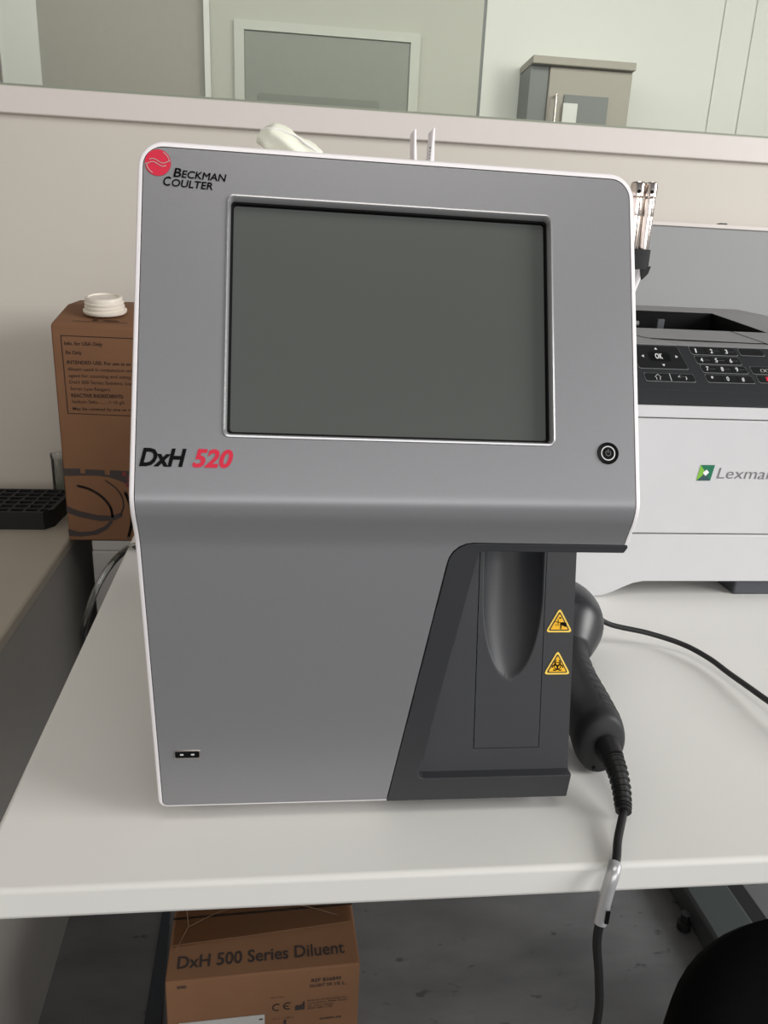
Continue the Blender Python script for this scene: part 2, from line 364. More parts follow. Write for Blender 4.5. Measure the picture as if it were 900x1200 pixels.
niche = [(0.046, 0.1975)]+[(0.0322+0.0138*(1-math.sin(a)), 0.183+0.0145*math.cos(a)) for a in (0.3, 0.6, 0.9, 1.2, 1.5)]+dens((0.0315, 0.179), (0.0084, 0.012), 8)
b = MB(); ring = p0+niche
b.rings([[(x, 0.338, z) for x, z in [(x*0.985, 0.012+(z-0.012)*0.985) for x, z in ring]], [(x, 0.330, z) for x, z in ring], [(x, P(z)+0.003, z) for x, z in ring]], True, False)
hole0 = rrect(-0.0885, 0.0866, 0.2523, 0.3704, 0.003)
vs, fs = flat([ring, hole0], ZC, lambda x, z: (x, P(z)+0.003, z)); b.add(vs, fs)
b.rings([[(x, P(z)+0.003, z) for x, z in hole0], [(x, P(z)+0.012, z) for x, z in hole0]], False, True)
N = len(p0)
def ringy(ins, dy):
    return [(x, P(z)+dy, z) for x, z in path(ins, 0.0135, 0.006)]
b.rings([ringy(0, 0.003), ringy(0.0004, 0.0012), ringy(0.0010, 0.0002), ringy(0.0016, 0.0), ringy(0.0029, 0.0), ringy(0.0031, 0.003)], False, False, False)
b.build('housing', M_white, an, smooth=True, angle=40)
# four rubber feet
for fx in (-0.11, 0.10):
    for fy in (0.06, 0.30):
        MB().lathe([(0.011, 0.0), (0.013, 0.004), (0.013, 0.0125)], fx, fy, 20).build('foot', M_rubber, an, smooth=True)
# fascia with the screen opening
SX0, SX1, SZ0, SZ1 = -0.0891, 0.0872, 0.2517, 0.3710
fo = path(0.0034, 0.0135, 0.006)+[(x-0.0003, z+0.0003) for x, z in niche]
scr = rrect(SX0, SX1, SZ0, SZ1, 0.0035)
vs, fs = flat([fo, scr], ZC, lambda x, z: (x, P(z), z))
b = MB().add(vs, fs)
fa = b.build('fascia', M_silver, an, smooth=True, angle=180)
def nml(v):
    z = v.co.z; s_ = (P(z+0.001)-P(z-0.001))/0.002
    return Vector((0, -1, s_)).normalized()
fa.data.normals_split_custom_set_from_vertices([nml(v) for v in fa.data.vertices])
MB().rings([[(x, P(z)+0.0001, z) for x, z in fo], [(x, P(z)+0.0028, z) for x, z in fo]], False, False).build('fascia_edge', M_gap, fa, recalc=False)
nrm = Vector((0, 0.1713, -0.0691)).normalized()   # into the upper face
def UPm(x, z, d=0.0): return Vector((x, P(z), z))+nrm*d
def ins_rect(i, r, d): return [UPm(x, z, d) for x, z in rrect(SX0+i, SX1-i, SZ0+i, SZ1-i, r)]
lip = MB().rings([ins_rect(0, .0035, 0.0005), ins_rect(0.0002, .0035, -0.0006), ins_rect(0.0010, .003, -0.0008), ins_rect(0.0018, .0025, 0.0004), ins_rect(0.0022, .002, 0.0035)], False, False)
bz = lip.build('screen_frame', M_silver_lip, an, smooth=True, angle=60)
MB().rings([ins_rect(0.0021, .002, 0.0034), ins_rect(0.0030, .002, 0.0038), ins_rect(0.0036, .0015, 0.0058)], False, False).build('gasket', M_gap, bz)
MB().rings([ins_rect(0.0034, .0015, 0.0054), ins_rect(0.0036, .0015, 0.0056)], True, True).build('touch_screen', M_screen, an)

# black niche panel: front frame, inner walls
fr = [(x+0.0003, z-0.0004) for x, z in reversed(niche)]   # from bottom left up to top
outer = [(0.0087, 0.012)]+fr[1:]+[(0.134, 0.1971), (0.1345, 0.1960), (0.1325, 0.1922)]
def crease(z): return 0.0276+(0.0489-0.0276)*(z-0.0303)/(0.19-0.0303)
inner = [(0.0520, 0.1922)]+[(0.0498, 0.1915), (crease(0.187), 0.187)]+[(crease(z), z) for z in (0.16, 0.13, 0.10, 0.07, 0.045)]+[(crease(0.034)-0.0006, 0.034), (0.0285, 0.0309), (0.031, 0.0300), (0.1288, 0.0300)]
loop = outer+inner+[(0.1288, 0.0290), (0.1284, 0.012)]
b = MB(); vs, fs = flat([loop], ZC, lambda x, z: (x, P(z)-0.0001, z)); b.add(vs, fs)
b.rings([[(x, P(z)-0.0001, z) for x, z in outer[-1:]+inner], [(x, P(z)+0.004 if z < .001 else min(BKy(z)+0.001, 0.3), z) for x, z in outer[-1:]+inner]], False, False, False)
b.rings([[(x, P(z)-0.0001, z) for x, z in outer], [(x, (P(z)+0.004) if i < len(outer)-3 else 0.07, z) for i, (x, z) in enumerate(outer)]], False, False, False)
b.add([(0.0087, P(.012)-.0001, 0.012), (0.1284, P(.012)-.0001, 0.012), (0.1284, 0.08, 0.012), (0.0087, 0.08, 0.012)], [(0, 1, 2, 3)])
b.add([(0.1284, P(.012)-.0001, 0.012), (0.1288, P(.029)-.0001, 0.029), (0.1288, P(.03)-.0001, 0.030), (0.1288, 0.08, 0.030), (0.1284, 0.08, 0.012)], [(0, 1, 2, 3, 4)])
b.build('niche_surround', M_black, an, smooth=True, bevel=0.0012, seg=3, flatsh=True)
# back plane of the niche with door opening
DL0, DL1, DR0, DR1, DZ0, DZ1 = 0.0651, 0.0654, 0.1082, 0.1089, 0.0446, 0.1925
dl = lambda z: DL0+(DL1-DL0)*(z-DZ0)/(DZ1-DZ0); dr = lambda z: DR0+(DR1-DR0)*(z-DZ0)/(DZ1-DZ0)
BK = lambda x, z, d=0: (x, BKy(z)+d, z)
b = MB(); zs = [0.0298, DZ0-0.0005, 0.07, 0.10, 0.13, 0.16, 0.1925]
for i in range(len(zs)-1):
    a, c = zs[i], zs[i+1]
    xl = lambda z: crease(z)-0.002
    if i == 0: b.add([BK(xl(a), a), BK(0.1288, a), BK(0.1288, c), BK(xl(c), c)], [(0, 1, 2, 3)])
    else:
        b.add([BK(xl(a), a), BK(dl(a)-0.0005, a), BK(dl(c)-0.0005, c), BK(xl(c), c)], [(0, 1, 2, 3)])
        b.add([BK(dr(a)+0.0005, a), BK(0.1288, a), BK(0.1288, c), BK(dr(c)+0.0005, c)], [(0, 1, 2, 3)])
hole = [(dl(DZ0)-0.0005, DZ0-0.0005), (dr(DZ0)+0.0005, DZ0-0.0005), (dr(DZ1)+0.0005, DZ1), (dl(DZ1)-0.0005, DZ1)]
b.rings([[BK(x, z) for x, z in hole], [BK(x, z, 0.012) for x, z in hole]], False, False)
b.add([BK(0.1288, 0.0298), (0.1288, 0.14, 0.0298), (0.1288, 0.14, 0.1925), BK(0.1288, 0.1925)], [(0, 1, 2, 3)])
b.build('niche_panel', M_black, an, recalc=False)
MB().prism_x([(0.09, 0.012), (0.328, 0.012), (0.328, 0.1970), (0.105, 0.1970)], 0.040, 0.1283).build('rear_housing', M_white, an)
# tube door with a scooped finger channel
def scoop(x, z):
    if z < 0.090: return 0
    t_ = (z-0.090)/(0.168-0.090); c = 0.0876; q_ = max(0, 1-t_/0.72); hw = 0.0196*math.sqrt(1-q_*q_)
    if hw <= 1e-5: return 0
    u = (x-c)/hw
    if abs(u) >= 1: return 0
    return (1-u*u)**0.8*0.0150*min(1, (t_*1.1)**0.6)
b = MB(); nx, nz = 64, 90; vs = []; fs = []
for j in range(nz+1):
    z = DZ0+(DZ1-DZ0)*j/nz
    for i in range(nx+1):
        x = dl(z)+(dr(z)-dl(z))*i/nx
        sag = 0.0012*(1-((i/nx)*2-1)**2)*max(0, 1-j/6)
        vs.append(BK(x, z-sag*0.0, scoop(x, z)-0.0002))
for j in range(nz):
    for i in range(nx):
        a = j*(nx+1)+i; fs.append((a, a+1, a+nx+2, a+nx+1))
b.add(vs, fs)
b.build('tube_door', M_black, an, smooth=True, angle=80, recalc=False)

# warning stickers
def sticker(cx, zb, hw, hh, kind):
    f = lambda d: (lambda x, z: BK(x, z, d))
    def tri(s, r):
        c = [(cx, zb+hh*0.36), ]
        A = [(-hw, 0), (hw, 0), (0, hh)]; pts = []
        g0 = (0, hh/3)
        A = [((x-g0[0])*s+g0[0], (z-g0[1])*s+g0[1]) for x, z in A]
        for k in range(3):
            p, q, o = Vector(A[k]), Vector(A[k-1]), Vector(A[(k+1) % 3])
            u = (q-p).normalized(); v = (o-p).normalized()
            for i in range(5):
                t_ = i/4; a = p+u*r*(1-t_)*1.0; bq = p+v*r*t_
                w1 = (1-t_)**2; w2 = 2*t_*(1-t_); w3 = t_*t_
                pt = (p+u*r)*w1+p*w2+(p+v*r)*w3; pts.append((cx+pt.x, zb+pt.y))
        return pts
    v1, f1 = flat([tri(1, 0.0028)], [], f(-0.0004)); st = MB().add(v1, f1).build('warning_label', M_paleyellow, an, recalc=False)
    v1, f1 = flat([tri(0.80, 0.0018)], [], f(-0.0005)); MB().add(v1, f1).build('border', M_cardink, st, recalc=False)
    v1, f1 = flat([tri(0.66, 0.0010)], [], f(-0.0006)); MB().add(v1, f1).build('label_field', M_yellow, st, recalc=False)
    b = MB(); fm = f(-0.0008); cz = zb+hh*0.36
    if kind == 'bio':
        def annul(x, z, r0, r1, a0, a1):
            o = arc(x, z, r1, a0, a1, 14); i_ = arc(x, z, r0, a1, a0, 14)
            v_, f_ = flat([o+i_], [], fm); b.add(v_, f_)
        for k in range(3):
            an_ = 90+120*k; d = 0.0021; x = cx+d*math.cos(math.radians(an_)); z = cz+d*math.sin(math.radians(an_))
            annul(x, z, 0.0014, 0.0021, an_+25, an_+335)
        annul(cx, cz, 0.0020, 0.0025, 0, 355)
    else:
        for pts in ([(0.0004, -0.0005), (0.0047, -0.0022), (0.0046, 0.0006), (0.0022, 0.0011), (0.0006, 0.0006)], [(0.0006, -0.0001), (0.0016, -0.0002), (0.0013, -0.0036), (0.0007, -0.0036)],
                    [(-0.0030, 0.0011), (0.0008, 0.0006), (0.0008, 0.0010), (-0.003, 0.0015)], [(-0.0012, 0.003), (-0.0008, 0.003), (-0.0006, -0.0015), (-0.001, -0.0015)],
                    [(-0.0003, 0.0042), (0.001, 0.0042), (0.0009, 0.0032), (-0.0002, 0.0032)], [(-0.0028, -0.0010), (-0.0018, -0.0004), (-0.0016, -0.0007), (-0.0026, -0.0013)]):
            v_, f_ = flat([[(cx+a, cz+c) for a, c in pts]], [], fm); b.add(v_, f_)
    b.build('symbol', M_ink, st, recalc=False)
    return st
s1 = sticker(0.1190, 0.1194, 0.0091, 0.0158, 'hand'); s1['label'] = 'yellow triangle with a hand near a needle, upper sticker'
s2 = sticker(0.1188, 0.0921, 0.0091, 0.0158, 'bio'); s2['label'] = 'yellow triangle with the biohazard sign, lower sticker'

# emblem and lettering
fm = lambda d: (lambda x, z: tuple(UPm(x, z, -d)))
ex, ez, er = -0.1243, 0.3842, 0.0066
c0 = [(ex+er*math.cos(a*math.pi/24), ez+er*1.0*math.sin(a*math.pi/24)) for a in range(48)]
v1, f1 = flat([c0], [], fm(0.0003)); em = MB().add(v1, f1).build('emblem', M_red, an, recalc=False)
b = MB()
def stroke(b, pts, w_, fmap):
    if len(pts) in (5, 6): pts = [(p.x, p.y) for p in catmull([(a, c, 0) for a, c in pts], 6)]
    for (x0, z0), (x1, z1) in zip(pts, pts[1:]):
        dx, dz = x1-x0, z1-z0; L = math.hypot(dx, dz) or 1; nx_, nz_ = -dz/L*w_/2, dx/L*w_/2; ex_, ez_ = dx/L*w_*0.3, dz/L*w_*0.3
        b.add([fmap(x0+nx_-ex_, z0+nz_-ez_), fmap(x1+nx_+ex_, z1+nz_+ez_), fmap(x1-nx_+ex_, z1-nz_+ez_), fmap(x0-nx_-ex_, z0-nz_-ez_)], [(0, 1, 2, 3)])
for s in (1, -1):
    pts = []
    for i in range(13):
        u = i/12
        pts.append((ex+s*(-0.0042+u*0.0104), ez+0.0008*s-0.0010*math.sin((s*(-0.0042+u*0.0104))*math.pi/0.0052)))
    pts += [(ex+s*0.0058*math.cos(a), ez+s*0.0058*math.sin(a)) for a in (0.10, 0.35, 0.6, 0.85, 1.1)]
    stroke(b, pts, 0.00042, fm(0.0005))
b.build('swoosh', M_pale, em, recalc=False)
sl = -0.030
b = put_text(MB(), [
    ('B', -0.1163, -0.1125, 0.3777, 0.0044, dict(dup=0.016, shear=0.18)),
    ('ECKMAN', -0.1121, -0.0893, 0.3776, 0.0036, dict(dup=0.016, shear=0.18, slope=sl)),
    ('C', -0.1213, -0.1175, 0.3731, 0.0044, dict(dup=0.016, shear=0.18)),
    ('OULTER', -0.1170, -0.0963, 0.3730, 0.0036, dict(dup=0.016, shear=0.18, slope=sl))], fm(0.0003))
b.build('maker_lettering', M_ink, an, recalc=False)
put_text(MB(), [('DxH', -0.1298, -0.1065, 0.2373, 0.0080, dict(bold=0.035, shear=0.25))], fm(0.0003)).build('model_lettering', M_ink, an, recalc=False)
put_text(MB(), [('520', -0.1036, -0.0832, 0.2373, 0.0081, dict(bold=0.035, shear=0.25))], fm(0.0003)).build('model_number', M_red, an, recalc=False)
# power button
bx, bz_ = 0.1165, 0.2490
def disc(r, d, cx=bx, cz=bz_, n=36): return [UPm(cx+r*math.cos(2*math.pi*k/n), cz+r*0.93*math.sin(2*math.pi*k/n), d) for k in range(n)]
pb = MB().rings([disc(0.0060, -0.0001), disc(0.0058, -0.0008), disc(0.0053, -0.0006), disc(0.0046, -0.0003), disc(0.0001, -0.0003)], False, True).build('power_button', M_gap, an)
MB().rings([disc(0.0040, -0.0004), disc(0.0034, -0.0005)], False, False).build('button_ring', M_keytext, pb, recalc=False)
b = MB(); f5 = fm(0.0006)
stroke(b, [(bx+0.0014*math.cos(math.radians(a)), bz_+0.0013*math.sin(math.radians(a))) for a in range(125, 416, 20)], 0.0004, f5)
stroke(b, [(bx, bz_+0.0019), (bx, bz_+0.0002)], 0.0004, f5)
b.build('power_symbol', M_greytext, pb, recalc=False)
# usb port in the lower face
LOm = lambda d: (lambda x, z: (x, P(z)-d, z))
def lor(x0, x1, z0, z1, r, d): return [LOm(d)(x, z) for x, z in rrect(x0, x1, z0, z1, r, 3)]
ub = MB().rings([lor(-0.1229, -0.1071, 0.0505, 0.0568, 0.0008, 0.0), lor(-0.1227, -0.1073, 0.0507, 0.0566, 0.0008, 0.0005), lor(-0.1221, -0.1079, 0.0513, 0.0560, 0.0006, 0.0005), lor(-0.1221, -0.1079, 0.0513, 0.0560, 0.0006, -0.0015)], False, False).build('usb_port', M_chrome, an, smooth=True)
MB().rings([lor(-0.1222, -0.1078, 0.0512, 0.0561, 0.0006, 0.0001), lor(-0.1221, -0.1079, 0.0513, 0.0560, 0.0006, 0.0001)], False, True).build('socket', M_gap, ub, recalc=False)
b = MB()
for q in (-0.1182, -0.1118): b.add([LOm(0.0003)(q-0.001, 0.0529), LOm(0.0003)(q+0.001, 0.0529), LOm(0.0003)(q+0.001, 0.0541), LOm(0.0003)(q-0.001, 0.0541)], [(0, 1, 2, 3)])
b.build('contact', M_keytext, ub, recalc=False)

# ------------------------------------------------------------------ things on and beside the analyser
t = thing('plastic_wrapper', 'crumpled translucent pale green wrapper lying on top of the analyser', 'wrapper', (-0.06, 0.12, 0.3955))
b = MB(); rs = []
pa = [(-0.0750, 0.121, 0.4100), (-0.0690, 0.120, 0.4090), (-0.0600, 0.120, 0.4055), (-0.0500, 0.120, 0.4015), (-0.0400, 0.120, 0.3980)]
rad = [(0.0040, 0.006), (0.0078, 0.010), (0.0085, 0.011), (0.0080, 0.011), (0.0045, 0.010)]
pp = catmull(pa, 6); n = 26
for i, p in enumerate(pp):
    u = i/(len(pp)-1)*4; k = min(int(u), 3); w_ = u-k
    ra = rad[k][0]*(1-w_)+rad[k+1][0]*w_; rb = rad[k][1]*(1-w_)+rad[k+1][1]*w_
    tdir = Vector((0.88, 0, -0.47)); a = Vector((0.47, 0, 0.88)); c = Vector((0, 1, 0))
    rs.append([p+a*ra*(1+0.13*math.sin(3*q*2*math.pi/n+i*0.35)+0.06*math.sin(7*q*2*math.pi/n+i))*math.cos(2*math.pi*q/n)+c*rb*(1+0.12*math.sin(5*q*2*math.pi/n+i*.3))*math.sin(2*math.pi*q/n) for q in range(n)])
b.rings(rs, True, True)
b.build('film', M_tissue, t, smooth=True, angle=180)
rib = MB()
for qq in (4, 8, 22):
    rib.tube([r[qq]+(r[qq]-pp[i]).normalized()*0.0002 for i, r in enumerate(rs)], 0.0004, 6)
rib.build('crease', M_white, t, smooth=True)

t = thing('plastic_clip', 'small bent white plastic clip standing on top of the analyser', 'clip', (0.034, 0.2, 0.394))
prof = [(0.0300, 0.3932), (0.0275, 0.4010), (0.0262, 0.4150), (0.0255, 0.4300), (0.0270, 0.4310), (0.0282, 0.4160), (0.0292, 0.4040), (0.0325, 0.3975), (0.0378, 0.4090), (0.0385, 0.4315), (0.0400, 0.4325), (0.0408, 0.4080), (0.0345, 0.3932)]
MB().prism_y(prof, 0.192, 0.212).build('clip_body', M_white, t, bevel=0.0005)
b = MB()
for k in range(6): b.box(0.0378, 0.0384, 0.1945, 0.1975, 0.4085+k*0.0022, 0.4094+k*0.0022)
b.build('teeth', M_greytext, t)

# steel tubes strapped to the side
t = thing('steel_probe', 'pair of polished steel tubes hanging strapped at the right side of the analyser', 'probe', (0.15, 0.10, 0.33))
def cyl(pts, rr): return MB().tube(pts, rr, 24)
for nm, x, dx, y, k in (('tube', 0.1590, 0.1585, 0.0985, 0), ('tube', 0.1515, 0.1508, 0.1000, 1)):
    a = Vector((x, y, 0.3480)); c = Vector((dx, y, 0.3945)); u = (c-a)
    L = [0, .02, .58, .60, .61, .80, .81, .83, .98, 1.0]; Rr = [.0034, .0036, .0037, .0037, .0038, .0036, .0032, .0040, .0040, .0035]
    Rr = [q*(1.08 if k else 0.92) for q in Rr]
    tb = cyl([a+u*l for l in L], Rr).build('tube', M_chrome, t, smooth=True, angle=30)
    MB().rings([[Vector((c.x-.0008+0.0011*math.cos(q*math.pi/8), y-Rr[8]-0.0001, 0.3890+0.0011*math.sin(q*math.pi/8))) for q in range(16)]], False, True).build('pin_hole', M_gap, tb, recalc=False)
MB().box(0.1352, 0.1420, 0.094, 0.108, 0.330, 0.360).build('strap_mount', M_velcro, t, bevel=0.001)
cc = [(0.1525+0.0110*math.cos(q*math.pi/14)*1.0, 0.099+0.0075*math.sin(q*math.pi/14)) for q in range(28)]
ci = [(0.1525+(x-0.1525)*0.88, 0.099+(y-0.099)*0.84) for x, y in cc]
MB().rings([[(x, y, 0.3450) for x, y in cc], [(x, y, 0.3565) for x, y in cc], [(x, y, 0.3565) for x, y in ci], [(x, y, 0.3450) for x, y in ci]], False, False).build('strap', M_velcro, t, smooth=True, angle=50)
MB().prism_y([(0.1575, 0.3452), (0.1634, 0.3470), (0.1622, 0.3425), (0.1590, 0.3390)], 0.094, 0.0965).build('strap_tail', M_velcro, t)
MB().tube(catmull([(0.1590, 0.099, 0.352), (0.1590, 0.099, 0.343), (0.1565, 0.101, 0.330), (0.1500, 0.103, 0.310), (0.1405, 0.105, 0.26), (0.1385, 0.11, 0.20), (0.139, 0.13, 0.12), (0.142, 0.16, 0.03), (0.143, 0.17, 0.003)], 6), 0.0015, 10).build('lead', M_white, t, smooth=True)

# ------------------------------------------------------------------ printer
PX0, PX1, PY0, PY1 = 0.205, 0.635, 0.373, 0.748
t = thing('printer', 'white and grey laser printer with a charcoal keypad panel behind the analyser', 'printer', (0.42, 0.56, 0))
def mir(pts): return pts
ft = [(PX0, 0.0), (0.276, 0.0), (0.290, 0.002), (0.300, 0.006), (0.312, 0.012), (0.322, 0.0165), (0.334, 0.0190), (0.506, 0.0190), (0.518, 0.0165), (0.528, 0.012), (0.540, 0.006), (0.550, 0.002), (0.564, 0.0), (PX1, 0.0), (PX1, 0.0752), (PX0, 0.0752)]
MB().prism_y(ft, PY0, PY0+0.018).box(PX0, PX1, PY0+0.0181, PY1, 0.022, 0.0752).build('paper_tray', M_printer, t, bevel=0.0015)
MB().box(0.235, 0.605, 0.43, 0.72, 0.003, 0.0218).build('base', M_pdark, t)
for x in (0.232, 0.449, ): MB().box(x, x+0.06, 0.3915 if x < .4 else 0.380, 0.43, 0.0, 0.0188).build('base_foot', M_pdark, t, bevel=0.002)
MB().box(PX0, PX1, PY0, PY1, 0.0764, 0.2036).build('front_cover', M_printer, t, bevel=0.0015)
MB().prism_x([(PY0, 0.2046), (PY0+0.001, 0.2172), (PY1, 0.2172), (PY1, 0.2046)], PX0, PX1).build('front_strip', M_printer, t, bevel=0.001)
cp = MB().prism_x([(0.3755, 0.2175), (0.3850, 0.2300), (0.4300, 0.2747), (0.4300, 0.2175)], PX0+0.001, PX1-0.001).build('control_panel', M_panel, t, bevel=0.0012)
cp['label'] = 'charcoal sloping keypad panel'
b = MB()
def tz(y): return 0.2752+(y-0.43)*0.18 if y < 0.5 else 0.2878+(y-0.5)*0.0765
top = []
def q4(b, pts): b.add(pts, [(0, 1, 2, 3)] if len(pts) == 4 else [tuple(range(len(pts)))])
X0, X1 = PX0, PX1; L5, R5, L6, R6 = 0.335, 0.5055, 0.310, 0.5305
q4(b, [(X0, 0.4305, tz(.4305)), (X1, 0.4305, tz(.4305)), (X1, 0.5, tz(.4999)), (X0, 0.5, tz(.4999))])
q4(b, [(X0, .5, tz(.4999)), (L5, .5, tz(.4999)), (L6, .68, tz(.68)), (X0, .68, tz(.68))])
q4(b, [(R5, .5, tz(.4999)), (X1-.02, .5, tz(.4999)), (X1-.02, .68, tz(.68)), (R6, .68, tz(.68))])
q4(b, [(X1-.02, .5, tz(.4999)), (X1, .5, tz(.4999)), (X1, .68, tz(.68)-.006), (X1-.02, .68, tz(.68))])
q4(b, [(X0, .68, tz(.68)), (X1-.02, .68, tz(.68)), (X1-.03, .748, tz(.748)), (X0, .748, tz(.748))])
q4(b, [(X1-.02, .68, tz(.68)), (X1, .68, tz(.68)-.006), (X1, .748, tz(.748)-.012), (X1-.03, .748, tz(.748))])
b.add([(X1, .4305, .2175), (X1, .748, .2175), (X1, .748, tz(.748)-.012), (X1, .68, tz(.68)-.006), (X1, .5, tz(.4999)), (X1, .4305, tz(.4305))], [(0, 1, 2, 3, 4, 5)])
b.add([(X0, .4305, .2175), (X0, .748, .2175), (X0, .748, tz(.748)), (X0, .68, tz(.68)), (X0, .5, tz(.4999)), (X0, .4305, tz(.4305))], [(0, 1, 2, 3, 4, 5)])
b.add([(X0, .748, .2175), (X1, .748, .2175), (X1, .748, tz(.748)-.012), (X1-.03, .748, tz(.748)), (X0, .748, tz(.748))], [(0, 1, 2, 3, 4)])
b.add([(X0, .4305, .2175), (X1, .4305, .2175), (X1, .4305, tz(.4305)), (X0, .4305, tz(.4305))], [(0, 1, 2, 3)])
b.build('top_cover', M_pgrey, t, smooth=True, angle=20)
rec = [(L5, .5), (R5, .5), (R6, .68), (L6, .68)]
MB().rings([[(x, y, tz(min(y, .4999) if y == .5 else y)) for x, y in rec], [(x, y, 0.245) for x, y in rec]], False, True).build('output_tray', M_gap, t, recalc=True)
b = MB()
for a, c in ((0.352, 0.378), (0.394, 0.412)): b.tube([(a, 0.655, 0.285), (c, 0.655, 0.285)], 0.0035, 12)
b.build('roller', M_pgrey, t, smooth=True)
MB().box(0.440, 0.450, 0.655, 0.66, 0.272, 0.292).build('paper_flag', M_pdark, t, bevel=0.001)
b = MB(); ft_ = lambda x, y: (x, y, tz(y)+0.0004)
stroke(b, [(0.318, 0.499), (0.3395, 0.452), (0.462, 0.447), (0.4735, 0.4480), (0.4575, 0.4990)], 0.0016, ft_)
stroke(b, [(0.3395, 0.452), (0.462, 0.4465), (0.4735, 0.4480)], 0.0030, ft_)
b.build('flap_seam', M_gap, t, recalc=False)
# keys: x and 0..1 up the slope
def CPm(d): return lambda x, s: (x, 0.385+0.045*s-0.7*d, 0.230+0.0447*s+0.7*d)
def key(name, x0, x1, s0, s1, sk=0.004, parent=cp):
    pts = [(x0+sk*(1-0), s0), (x1+sk, s0), (x1, s1), (x0, s1)]
    def rr(pts, g):  # slightly cut corners
        cx_ = sum(p[0] for p in pts)/4; cs = sum(p[1] for p in pts)/4; out = []
        P4 = [Vector((cx_+(p[0]-cx_)*(1-g/abs(x1-x0)*2), cs+(p[1]-cs)*(1-g/(0.063*abs(s1-s0))*2))) for p in pts]
        for i in range(4):
            p, q, o = P4[i], P4[i-1], P4[(i+1) % 4]; ra = 0.0016
            for e in (q, o):
                dv = (e-p); L = math.hypot(dv.x, dv.y*0.063); out.append((p.x+dv.x/L*ra, p.y+dv.y/L*ra))
        return out
    v_, f_ = flat([rr(pts, 0)], [], CPm(0.0003)); k = MB().add(v_, f_).build(name, M_keyline, parent, recalc=False)
    v_, f_ = flat([rr(pts, 0.00035)], [], CPm(0.0006)); MB().add(v_, f_).build('key_face', M_key, k, recalc=False)
    return k
navk = key('navigation_key', 0.3020, 0.3582, 0.470, 0.970, 0.0066)
okk = key('ok_key', 0.3214, 0.3464, 0.625, 0.840, 0.0012, navk)
kk = key('back_key', 0.3117, 0.3679, 0.205, 0.380, 0.0010)
MB().box(0,0,0,0,0,0)
rows = [('1 2 3', 0.3705, 0.4248, 0.80, 0.980), ('4 5 6', 0.3738, 0.4261, 0.603, 0.775), ('7 8 9', 0.3774, 0.4301, 0.418, 0.583), ('* 0 #', 0.3798, 0.4341, 0.215, 0.386)]
keyrows = []
for s_, x0, x1, s0, s1 in rows:
    k = key('number_key', x0, x1, s0, s1, 0.0022); keyrows.append(k)
    b = MB(); wch = [c for c in s_ if c != ' ']
    for i, ch in enumerate(wch):
        xc = x0+0.0016+(x1-x0)*(0.10+i*0.32)
        put_text(b, [(ch, xc, xc+(0.0030 if ch != '1' else 0.0016), s0+0.045, 0.085, dict(bold=0.02))], CPm(0.0008))
        if ch.isdigit() and ch not in '01': stroke(b, [(xc+0.0045, s0+0.085), (xc+0.0105, s0+0.085)], 0.0011, lambda x, s: CPm(0.0008)(x, s))
    b.build('digits', M_keytext, k, recalc=False)
    b = MB()
    for i in (1, 2): stroke(b, [(x0+(x1-x0)*i*0.333+0.0002, s1-0.02), (x0+(x1-x0)*i*0.333+0.0018, s0+0.02)], 0.0006, CPm(0.0008))
    b.build('divider', M_gap, k, recalc=False)
key('clear_key', 0.4276, 0.4565, 0.817, 0.975, 0.002)
rk = key('copy_key', 0.4348, 0.4750, 0.422, 0.587, 0.002)
b = MB()
for x in (0.4490, 0.4545): stroke(b, [(x+0.0022*math.cos(a*math.pi/6), 0.50+0.035*math.sin(a*math.pi/6)) for a in range(13)], 0.0006, CPm(0.0008))
b.build('symbol', M_keytext, rk, recalc=False)
rk = key('stop_key', 0.4391, 0.4770, 0.237, 0.404, 0.002)
MB().add([CPm(0.0008)(x, s) for x, s in [(0.4500, 0.275), (0.4550, 0.275), (0.4550, 0.365), (0.4500, 0.365)]], [(0, 1, 2, 3)]).build('symbol', M_red, rk, recalc=False)
put_text(MB(), [('OK', 0.3296, 0.3382, 0.685, 0.105, dict(bold=0.03))], CPm(0.0009)).build('lettering', M_keytext, okk, recalc=False)
b = MB()
for x, s, dx, ds in ((0.3324, 0.897, 0, 1), (0.354, 0.737, 1, 0), (0.3369, 0.548, 0, -1), (0.3158, 0.729, -1, 0)):
    h = 0.0018
    b.add([CPm(0.0009)(x+dx*h-ds*h, s+(ds*h+dx*h)/0.063), CPm(0.0009)(x+dx*h*0+ds*0+dx*h*1.2, s+ds*h/0.063*1.2), CPm(0.0009)(x+ds*h, s+(-dx*h)/0.063)], [(0, 1, 2)]) if False else b.add(
        [CPm(0.0009)(x+dx*h, s+ds*h/0.063), CPm(0.0009)(x-dx*h*0.7-ds*h, s-ds*h*0.7/0.063+dx*h/0.063), CPm(0.0009)(x-dx*h*0.7+ds*h, s-ds*h*0.7/0.063-dx*h/0.063)], [(0, 1, 2)])
b.build('arrow', M_keytext, navk, recalc=False)
b = MB(); f8 = CPm(0.0009)
stroke(b, [(0.3235, 0.29), (0.3270, 0.35), (0.3305, 0.29), (0.3290, 0.29), (0.3290, 0.235), (0.3250, 0.235), (0.3250, 0.29), (0.3235, 0.29)], 0.0006, f8)
stroke(b, [(0.3580, 0.25), (0.3590, 0.29), (0.3580, 0.315), (0.3500, 0.315)], 0.0009, f8); stroke(b, [(0.3520, 0.335), (0.3496, 0.315), (0.3520, 0.295)], 0.0008, f8)
stroke(b, [(0.3405, 0.37), (0.3412, 0.22)], 0.0006, f8)
b.build('symbol', M_keytext, kk, recalc=False)
b = MB(); stroke(b, [(PX0+.002, 0.035), (PX1-.002, 0.035)], 0.0007, CPm(0.0003)); b.build('panel_line', M_greytext, cp, recalc=False)
